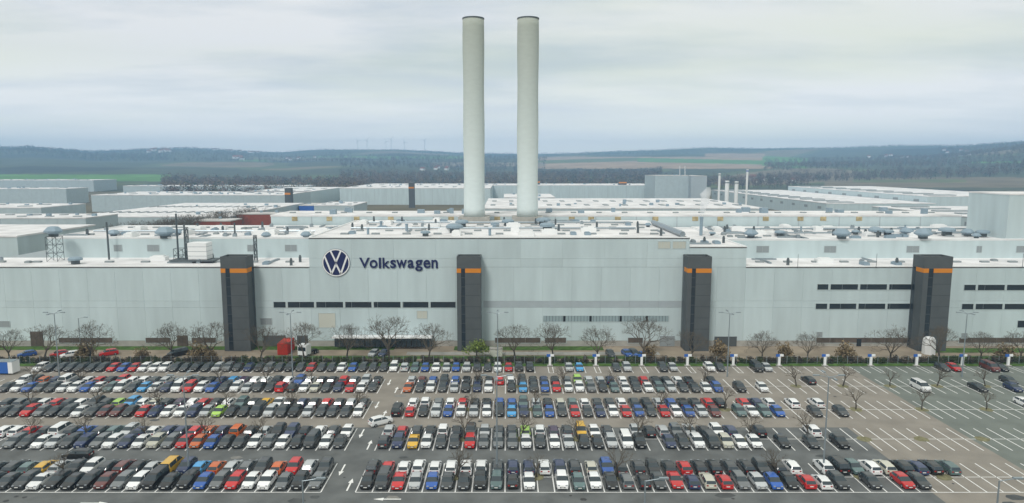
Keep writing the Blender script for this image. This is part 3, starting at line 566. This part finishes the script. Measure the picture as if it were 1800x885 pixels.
for i, (x, yb, yt) in enumerate([(18, 632, 578), (78, 630, 570), (158, 632, 566), (303, 628, 568), (372, 632, 563), (457, 634, 572), (535, 630, 564), (610, 630, 568), (685, 632, 552), (753, 632, 568), (905, 630, 568), (972, 628, 567), (1048, 632, 572), (1128, 630, 556), (1215, 632, 580), (1340, 632, 582), (1418, 632, 583), (1566, 634, 571), (1652, 634, 570), (1724, 632, 582), (1796, 634, 578)]):
    p = at_Z(x, yb, 0.03); ht = at_Y(x, yt, p[1])[2]
    tree('bare_tree', BIG[i % 4], p, ht / 10, f'leafless roadside tree, {ordn(i + 1)} from the left between fence and hall', 'bare trees in front of the hall', random.random() * 6)
for i in range(16):
    f = i / 15; x = 195 + 245 * f + random.uniform(-4, 4); p = at_Z(x, 409 - 36 * f, 16.5); Yp = p[1]; Xp = p[0]
    tree('bare_tree', BIG[i % 4], (Xp, Yp + 6, 0), 2.1, f'bare tree between the left halls, {ordn(i + 1)} from left', 'bare trees between the halls', i)
nn = {0: 'nearest', 1: 'second', 2: 'third', 3: 'fourth'}
for i, xs in ISL.items():
    for k, x in enumerate(sorted(xs)): tree('young_tree', SML[(i + k) % 3], (x, ROWS[i] + 5, .02), random.uniform(.85, 1.15), f'small leafless tree, {ordn(k + 1)} from left in {nn[i]} double row of cars', 'young trees among the cars', random.random() * 6)
def shrub_mesh(seed, col, n=260, flat=1.0, size=.13):
    np.random.seed(seed); c = np.random.normal(size=(14, 3)) * (.55, .4, .3 * flat) + (0, 0, .75 * flat); V, C = leaf_cloud(c, np.tile((.6, .5, .5 * flat), (14, 1)), n // 14 * 3, size, np.tile(col, (14, 1)) * np.random.uniform(.6, 1.4, (14, 1)))
    V[:, 2] = np.maximum(V[:, 2], .02); return tri_mesh('shrub', V, C, M['shrub'])
HED = [shrub_mesh(s, (.075, .062, .045)) for s in (1, 2)] + [shrub_mesh(3, (.06, .075, .03))]; YEL = [shrub_mesh(5, (.17, .13, .075), 200)]; GRN = shrub_mesh(6, (.17, .22, .06), 420, 1.2, .10)
for k in range(150):
    x = -138 + k * 1.95 + random.uniform(-.4, .4); o = link('shrub', random.choice(HED), None, (x, 165.6 + random.uniform(-.3, .4), .05), random.random() * 6, (1.25, 1, random.uniform(.75, 1.15)))
    tag(o, 'dark leafless shrub in the hedge behind the wire fence', 'shrub', 'hedge shrubs behind the fence')
for i, (x, yb, yt) in enumerate([(150, 632, 595), (250, 633, 608), (350, 632, 598), (372, 632, 608), (1140, 630, 602), (1265, 628, 595), (1380, 630, 598), (1486, 632, 598), (1765, 632, 600)]):
    p = at_Z(x, yb, 0.03); ht = at_Y(x, yt, p[1])[2]; s = ht / 2.1; o = link('bush', YEL[0], None, p, random.random() * 6, (s, s, s)); tag(o, f'tan leafless bush, {ordn(i + 1)} from left before the hall', 'bush', 'tan bushes before the hall')
p = at_Z(838, 630, .03); t = thing('willow_tree', 'fresh green leafy tree left of the lamp at centre', 'tree', p, 0); link('crown', GRN, t, (0, 0, .6), 0, 2.3); b = MB(); b.tube((0, 0, 0), (0, 0, 2.6), .2, .12, 6); b.build('trunk', M['bark'], t)

# ------------------------------------------------------------------ fence, lamps, chargers, yard things
fe = thing('wire_fence', 'long grey wire mesh fence behind the charging bays', 'fence', (0, 164.4, 0)); pm = MB(); pm.box(-.05, .05, -.05, .05, 0, 2.0); pm_me = pm.mesh('post', M['metal'])
for k in range(112): link('post', pm_me, fe, (-138 + 2.5 * k, 0, .05))
b = MB()
for z in (.15, .7, 1.25, 1.85): b.box(-138, 140, -.012, .012, z, z + .025)
tag(b.build('wire', M['metal'], fe), kind='stuff')
def lamp(x, Y, hgt, label, double=True):
    t = thing('lamp_post', label, 'street lamp', (x, Y, 0), 0, 'lamp posts of the car park'); b = MB(); b.tube((0, 0, 0), (0, 0, hgt), .16, .08, 8); b.build('pole', M['metal'], t)
    for a in (0, pi / 2, pi, 3 * pi / 2) if double else (0,):
        b = MB(); b.tube((0, 0, hgt - .05), (1.7 * cos(a), 1.7 * sin(a), hgt + .25), .05, .05, 5); b.build('arm', M['metal'], t); b = MB(); b.box(-.5, .5, -.18, .18, -.08, .08); b.build('lamp_head', M['metal'], t, loc=(2.0 * cos(a), 2.0 * sin(a), hgt + .28), rz=a)
for k, x in enumerate((-104, -49.7, -2, 51.4, 106)): lamp(x, 154, 15, f'tall four armed lamp post by the fence row, {ordn(k + 1)} from left')
for k, x in enumerate((-50.8, -1.5, 50.7)): lamp(x, 104, 15.8, f'tall lamp post in the nearest double row, {ordn(k + 1)} from left')
for k, x in enumerate((-22, 15, 53.2)): lamp(x, 70, 15, f'lamp post rising from below the picture edge, {ordn(k + 1)} from left', False)
for k, x in enumerate((425, 148, 1212)): p = at_Z(x, 612, 0); lamp(p[0], p[1] - 1.5, 8.5, f'short single lamp post before the hall, {ordn(k + 1)} listed' if 0 else ('short lamp post before the leftmost dark tower', 'short lamp post behind the fence at far left', 'short lamp post before the third dark tower')[k], False)
for k, c in enumerate(CH):
    t = thing('charging_station', f'white charging post with blue sign, {ordn(k + 1)} from left along the fence', 'charging station', (c, 162.9, .05), 0, 'charging stations along the fence')
    box('base', M['concrete'], t, -.7, .7, -.5, .4, 0, .12); box('post', M['white'], t, -.28, .28, -.2, .2, .121, 2.2); s = box('sign', M['blue'], t, -.8, .1, -.1, .1, 2.21, 2.85); box('sign_panel', M['white'], t, .101, 1.0, -.1, .1, 2.3, 2.85)
cn = thing('container', 'bright red steel container standing before the hall', 'container', at_Z(500, 622, .03)); b = MB(); b.box(-1.3, 1.3, -1.5, 4.6, .1, 3.1); b.build('body', M['red'], cn)
for k in range(12): box('rib', M['red'], cn, 1.3, 1.36, -1.3 + k * .5, -1.1 + k * .5, .2, 2.6)
for k in range(5): box('rib', M['red'], cn, -1.1 + k * .5, -.9 + k * .5, -1.56, -1.5, .2, 2.6)
bn = thing('banner_trailer', 'blue and white printed trailer at the left edge', 'trailer', at_Z(14, 657, 0)); box('body', M['blue'], bn, -5, 2.0, -1.2, 1.2, .4, 3.1); box('side_panel', M['white'], bn, 1.0, 2.05, -1.23, 1.23, .39, 3.12); box('roof', M['metal'], bn, -5, 2.06, -1.25, 1.25, 3.121, 3.2)
cv = thing('covered_pile', 'pile wrapped in white sheeting before the right dark tower', 'covered pile', at_Z(1632, 622, .03)); b = MB(); b.ring([(1.6, 0), (1.6, 2), (1.5, 3.9), (1.1, 4.4), (.3, 4.6)], 7); b.build('sheet', M['white'], cv)
sb = thing('site_cabin', 'low light site cabin left of the fence bushes at centre', 'cabin', at_Z(872, 626, .03)); box('wall', M['beige'], sb, -1.6, 1.6, -1, 1, 0, 2.0); box('roof', M['concrete'], sb, -1.7, 1.7, -1.1, 1.1, 2.001, 2.15)

# ------------------------------------------------------------------ cars
def smooth_car(kind):
    P = {'h': (4.25, 1.80, [(0, .50), (.06, .72), (.45, .84), (1.05, .97), (1.75, 1.42), (2.2, 1.49), (3.2, 1.46), (3.75, 1.36), (4.15, .98), (4.25, .62)], (3, 4), (7, 8)),
         'e': (4.70, 1.83, [(0, .50), (.06, .72), (.5, .84), (1.2, .97), (1.95, 1.42), (2.4, 1.49), (3.7, 1.47), (4.35, 1.38), (4.62, .98), (4.70, .62)], (3, 4), (7, 8)),
         's': (4.50, 1.87, [(0, .60), (.06, .86), (.45, .98), (1.10, 1.10), (1.75, 1.58), (2.2, 1.66), (3.5, 1.64), (4.05, 1.55), (4.42, 1.12), (4.50, .72)], (3, 4), (7, 8)),
         'd': (4.75, 1.84, [(0, .50), (.06, .70), (.5, .82), (1.35, .94), (2.1, 1.38), (2.5, 1.43), (3.2, 1.40), (3.95, 1.06), (4.6, .98), (4.75, .64)], (3, 4), (6, 7)),
         'v': (5.10, 1.95, [(0, .62), (.08, .95), (.35, 1.10), (.75, 1.22), (1.45, 1.86), (1.9, 1.97), (4.3, 1.97), (4.85, 1.93), (5.05, 1.25), (5.10, .75)], (3, 4), (7, 8)),
         'c': (4.50, 1.85, [(0, .58), (.07, .86), (.45, 1.0), (.95, 1.12), (1.65, 1.72), (2.1, 1.82), (3.8, 1.82), (4.32, 1.76), (4.46, 1.16), (4.50, .70)], (3, 4), (7, 8))}[kind]
    Ln, Wd, pr, ws, rw = P; hw = Wd / 2; belt0 = pr[3][1]; rows = []
    for i, (s, zt) in enumerate(pr):
        end = {0: .80, 1: .88, 2: .96, len(pr) - 2: .95, len(pr) - 1: .86}.get(i, 1); cab = zt > belt0 + .2; w = hw * end; belt = min(belt0 + .03, zt - .03) if not cab else belt0 + .04
        tw = w * (.76 if cab else .86); zb_ = .32 if i in (0, len(pr) - 1) else .20
        half = [(w * .9, zb_), (w, zb_ + .22), (w, (zb_ + belt) / 2 + .12), (w * .97, belt), (tw, zt - (.07 if cab else .015)), (tw * .82, zt)]
        y = s - Ln / 2; rows.append([(-x, y, z) for x, z in half] + [(x, y, z) for x, z in reversed(half)])
    body, parts = MB(), {'windscreen': MB(), 'rear_window': MB(), 'side_window': MB(), 'side_window2': MB()}
    n = len(rows[0])
    for i in range(len(rows) - 1):
        A, B = rows[i], rows[i + 1]
        for j in range(n - 1):
            q = [A[j], A[j + 1], B[j + 1], B[j]]; tgt = body
            if j in (4, 5, 6) and i == ws[0]: tgt = parts['windscreen']
            elif j in (4, 5, 6) and i == rw[0]: tgt = parts['rear_window']
            elif j in (3, 7) and ws[0] < i < rw[0]: tgt = parts['side_window' if j == 3 else 'side_window2']
            elif j in (3, 7) and i == ws[0]: tgt = parts['side_window' if j == 3 else 'side_window2']
            tgt.face(q)
    body.face(list(reversed(rows[0]))); body.face(rows[-1]); body.face([rows[k][0] for k in range(len(rows))] + [rows[k][-1] for k in reversed(range(len(rows)))], 1)
    if kind in 'vc': pass
    # B pillar
    for sx in (-1, 1): body.box(sx * hw * .9 - .05, sx * hw * .9 + .05, Ln * .02, Ln * .02 + .1, belt0 - .02, pr[5][1] - .14)
    z0 = .66 if kind in 'hed' else .78
    lights = {}
    for nm, yy, m_, ww, hh in (('headlight', -Ln / 2 + .10, 'head', .30, .10), ('tail_light', Ln / 2 - .09, 'tail', .28, .2)):
        b = MB(); b.box(-ww / 2, ww / 2, -.09, .09, 0, hh); lights[nm] = (b.mesh(nm, M[m_]), hw * .62, yy, z0)
    g = MB(); g.box(-hw * .42, hw * .42, -.05, .05, 0, .2); grille = (g.mesh('grille', M['trim']), (0, -Ln / 2 + .03, .42)); pl = MB(); pl.box(-.26, .26, -.02, .02, 0, .12); plate = pl.mesh('number_plate', M['plate'])
    wh = MB()
    ax = [(0, .33), (.21, .33)]
    for (xx, r, mi) in ((0, .33, 0),):
        for k in range(14):
            a0, a1 = 2 * pi * k / 14, 2 * pi * (k + 1) / 14; p = lambda x, r_, a: (x, r_ * cos(a), .33 + r_ * sin(a))
            wh.face([p(-.11, .33, a0), p(-.11, .33, a1), p(.11, .33, a1), p(.11, .33, a0)], 0)
            for x in (-.11, .11): wh.face([p(x, .33, a0), p(x, .33, a1), p(x, .21, a1), p(x, .21, a0)], 0); wh.face([(x, 0, .33), p(x * .9, .21, a0), p(x * .9, .21, a1)], 1)
    wheel = wh.mesh('wheel', [M['tyre'], M['rim']]); wy = (Ln * .5 - .82, -Ln * .5 + .85)
    meshes = [('body', body.mesh('body', [M['car'], M['trim']], False), (0, 0, 0))] + [(k.rstrip('2'), p_.mesh(k.rstrip('2'), M['cglass']), (0, 0, 0)) for k, p_ in parts.items()]
    for nm in lights:
        me, lx, ly, lz = lights[nm]
        for sx in (-1, 1): meshes.append((nm, me, (sx * lx, ly, lz)))
    meshes.append(('grille', *grille)); meshes.append(('number_plate', plate, (0, -Ln / 2 - .02, .45))); meshes.append(('number_plate', plate, (0, Ln / 2 + .01, .62)))
    for y_ in wy:
        for sx in (-1, 1): meshes.append(('wheel', wheel, (sx * (hw - .10), y_, 0)))
    # joined low-part version
    allm = []; jb = MB()
    for nm, me, loc in meshes:
        base = len(jb.v); off = {'body': 0}.get(nm); jb.v += [(v.co.x + loc[0], v.co.y + loc[1], v.co.z + loc[2]) for v in me.vertices]
        for pg in me.polygons:
            mt = me.materials[pg.material_index]
            if mt not in allm: allm.append(mt)
            jb.f.append(tuple(base + i for i in pg.vertices)); jb.m.append(allm.index(mt))
    return dict(parts=meshes, joined=jb.mesh('car_body', allm), L=Ln)
CARS = {k: smooth_car(k) for k in 'hesdvc'}
COLS = {'k': ('black', (.012, .013, .014)), 'g': ('charcoal', (.045, .05, .053)), 'm': ('mid grey', (.15, .16, .165)), 's': ('silver', (.50, .52, .53)), 'w': ('white', (.85, .86, .86)), 'c': ('cream', (.55, .54, .45)), 'r': ('red', (.56, .015, .015)), 'o': ('orange', (.62, .13, .02)), 'b': ('blue', (.02, .10, .40)), 'n': ('navy', (.02, .035, .10)), 'a': ('light blue', (.06, .33, .66)), 'y': ('yellow', (.72, .42, .03)), 'l': ('lime green', (.40, .66, .10)), 't': ('grey green', (.10, .165, .165)), 'p': ('dark purple', (.06, .03, .075)), 'x': ('dark maroon', (.14, .035, .03))}
KN = {'h': ('hatchback', 'hatchback'), 'e': ('estate_car', 'estate car'), 's': ('suv', 'suv'), 'd': ('saloon_car', 'saloon'), 'v': ('van', 'van'), 'c': ('minivan', 'minivan'), 'p': ('saloon_car', 'saloon')}
def car(tok, x, y, full, label, rz=None, group='cars parked in rows'):
    cc, tk = tok; rear = tk.isupper(); k = tk.lower(); nm = KN[k][0]; k = 'd' if k == 'p' else k
    rz = (pi if rear else 0) + random.uniform(-.025, .025) if rz is None else rz; y += random.uniform(-.15, .15); x += random.uniform(-.12, .12); kk = random.uniform(.85, 1.08); col = tuple(min(.86, max(.008, c_ * kk)) for c_ in COLS[cc][1])
    lab = f'{COLS[cc][0]} {KN[tk.lower()][1]} {label}'
    if full:
        t = thing(nm, lab, 'car', (x, y, .006), rz, group)
        for pn, me, loc in CARS[k]['parts']:
            o = link(pn, me, t, loc)
            if pn == 'body': o.color = (*col, 1)
    else:
        o = link(nm, CARS[k]['joined'], None, (x, y, .006), rz); o.color = (*col, 1); tag(o, lab, 'car', group)
SEQ = [
 ('R', 0, 0, 'kh gv rd sh bh gh gh ks te kH wh . ws th wh kd mE kH gd rd nH cE rH me sh bh kh rH wH gs . gh . rh gh'),
 ('R', 0, 1, 'gS rH wH wS wH wE wS wS gE nE nE wE nS gE cH bs gH gS kp kE rH kE kE gE kE gs kE wE . wS kV th wE cE kS nE kE tE'),
 ('L', 0, 0, 'mh ks mh ws wh re me bh ks kh kv we me xh ks kh ke wd ge gh gh'),
 ('L', 0, 1, 'gs sS rs oH gs mE sE oH aH ns yV sH kE xE gE ws gh sE yE tH gE gH'),
 ('R', 1, 0, 'gS ns yd wh gh gh rs mh me me wh gh wh sd kh kh se wv ks . nh ge ws gv cs wh wh . kh . gh . ks'),
 ('R', 1, 1, 'sS rH gE kE wC kE gs sh gE gE lE wS pE gE yc wh gE . sh kE sE ms sp kE ws nE . kS . . . wS'),
 ('L', 1, 0, 'gh wh gv kh wh mh wh gh gh bh oh rh me cs wh nh we me ns ge sh wh ge me'),
 ('L', 1, 1, 'wh gE wE kH ns ks sH kE oC nE oE rE nE nE wH nH se tE gE bE gE wV gH rH wE wE'),
 ('R', 2, 0, 'kV rH kh ss bh wh sh wh ks ah nd th bh gh rh gh nh wh rh bh gh rh wh bh sh xh . te wd te bh . . gh . gh'),
 ('R', 2, 1, '. wE wS mE wE rE gE kE bE bE ts sE kE cE tE wH gE gE wE gE kE sE bE kE gE rE kE . rE nE wE . wE . wE . . . . . . . . . . . . . . . . wh'),
 ('L', 2, 0, 'wh gh gh ge sh ks gs ss gv kd kh lh sh ns wd wh nh rh kh xe xh ge wh ge kd mh rs gh gh'),
 ('L', 2, 1, 'gE sE gE rE kE nE kE wd yE gE ts wE kE rE wE pE gE cE wE as lE gE gs wE gE rE wE kE mE gE'),
 ('R', 3, 0, 'op gh ws gh sh ks nh ws . kh ah gh bh rh wh ws ms kh th wh gh wh te se gh gh wh be . ks . wh . . . . . . . . . . . . . wv . . . . kd . . nh . wh'),
 ('R', 3, 1, 'sE xE bE ks bE kE kE kE rE wE gs kE nE kE mE ls sE sE nE wE kE rE kE kE wE kE . kE . . . . . . . . kE . . . . . . . . . . . . . . . . . gh'),
 ('L', 3, 0, 'gh wh rh nh gh ch wh kH rC gh gh sh ws ge bh ws rc wv nh wh ah ge wc te wh bh ws wh ge mh bh wh gh'),
 ('L', 3, 1, 'kE ss mE rS kE kE wE bs wE kS wE wE pE aE nE kE gE kE . sE gE wE wE rs kE rE wE kE wV nE oE ge we')]
for side, i, back, s in SEQ:
    cnt = 0
    for k, tok in enumerate(s.split()):
        if tok == '.': continue
        cnt += 1; x = XR + 2.5 * (k + .5) if side == 'R' else XL - 2.5 * (k + .5); Lc = CARS[{'p': 'd'}.get(tok[1].lower(), tok[1].lower())]['L']
        y = ROWS[i] + (.35 + Lc / 2 if not back else 5.2 + Lc / 2)
        car(tok, x, y, i < 3, f"in {ordn(2 * i + back + 1)} car row from front, {ordn(cnt)} car {'right' if side == 'R' else 'left'} of lane")
cnt = 0
for k, tok in enumerate('wc sS te bh wh sh bh se gh gh we rh ks ks'.split()): car(tok, -28.2 + 2.5 * (k + .5), 159.6, False, f'in the row along the fence, {ordn(k + 1)} car right of the lane')
for k, tok in enumerate('gh gh ge bh wh gh gh rh gh ks gh me gh nh gh ms se ge ks gh ge ws we we rh bh rh ge ge ge ge gh ge ws'.split()): car(tok, -28.2 - 2.5 * (k + .5), 159.6, False, f'in the row along the fence, {ordn(k + 1)} car left of the lane')
for k, (tok, c, j) in enumerate((('sh', 0, 1), ('ah', 0, 2), ('gh', 1, 1), ('ss', 1, 2), ('gs', 2, 0), ('sh', 2, 1), ('ws', 3, 0), ('gh', 3, 1), ('kv', 4, 0), ('sh', 4, 1), ('gh', 8, 1), ('rh', 8, 2), ('xv', 9, 1), ('kh', 9, 2))):
    car(tok, CH[c] + .55 + 2.55 * (j + .5) + (2.55 if c in (2, 3, 4) else 0), 159.6, False, f'at the charging bays by the fence, {ordn(k + 1)} car there from left')
car('ws', -23.8, 124.6, True, 'driving across the lane between the car rows', rz=pi - .95, group='cars on the move'); car('kE', -72.0, 109.6, True, 'driving along the nearest aisle at left', rz=-pi / 2, group='cars on the move')
for k, (tok, x, yb, rz) in enumerate((('bh', 49, 626, .9), ('rh', 104, 626, .9), ('we', 125, 627, .9), ('rs', 190, 625, .9), ('kv', 312, 626, .6), ('sh', 657, 625, .2), ('nh', 674, 625, .2), ('gh', 1072, 625, -.1), ('bh', 1101, 625, -.2), ('ge', 1115, 624, -.2), ('bh', 1127, 628, 1.3))):
    p = at_Z(x, yb, .03); car(tok, p[0], p[1], False, f'parked behind the fence before the hall, {ordn(k + 1)} from left', rz=-rz, group='cars behind the fence')
p = at_Z(539, 626, .03); tk = thing('truck', 'white lorry tractor unit standing behind the fence', 'truck', p, -.3)
box('cab', M['white'], tk, -1.25, 1.25, -2, .2, .7, 3.3); box('windscreen', M['cglass'], tk, -1.1, 1.1, -2.04, -2.0, 1.8, 2.8); box('chassis', M['trim'], tk, -.6, .6, .2, 4, .6, .95)
for y_ in (-1.2, 2.2, 3.3):
    for sx in (-1.1, 1.1): o = link('wheel', CARS['v']['parts'][-1][1], tk, (sx, y_, 0), 0, 1.4)

# ------------------------------------------------------------------ steam and haze
def volume(name, dens, col, aniso=0.0):
    m = bpy.data.materials.new(name); m.use_nodes = True; t = m.node_tree; t.nodes.clear(); o = t.nodes.new("ShaderNodeOutputMaterial"); v = t.nodes.new("ShaderNodeVolumePrincipled")
    v.inputs['Density'].default_value = dens; v.inputs['Color'].default_value = (*col, 1); v.inputs['Anisotropy'].default_value = aniso; t.links.new(v.outputs[0], o.inputs['Volume']); return m
b = MB(); c = at_Z(1232, 414, ZU - .4); sx = c[0]; zt = at_Y(1232, 381, c[1])[2]
pf = [(.5, 0), (.9, 1.2), (1.0, 2.6), (1.5, 4.0), (1.3, 5.4), (1.7, 6.6), (1.2, 7.8), (.6, 8.8)]
b.ring(pf, 14); b.v = [(x + .18 * z + .25 * sin(z * 1.7), y + .2 * cos(z), z) for x, y, z in b.v]
so = b.build('steam_plume', volume('steam', .38, (.97, .98, 1)), None, True, (sx, c[1], zt + .3)); tag(so, 'small white steam plume rising from the roof pipe', 'steam', None, 'stuff')
hb = MB(); hb.box(-9000, 9000, -400, 7000, -60, 300); tag(hb.build('haze', volume('haze_air', .00020, (.40, .66, 1.0))), 'pale even haze filling the whole valley', 'haze', None, 'stuff')
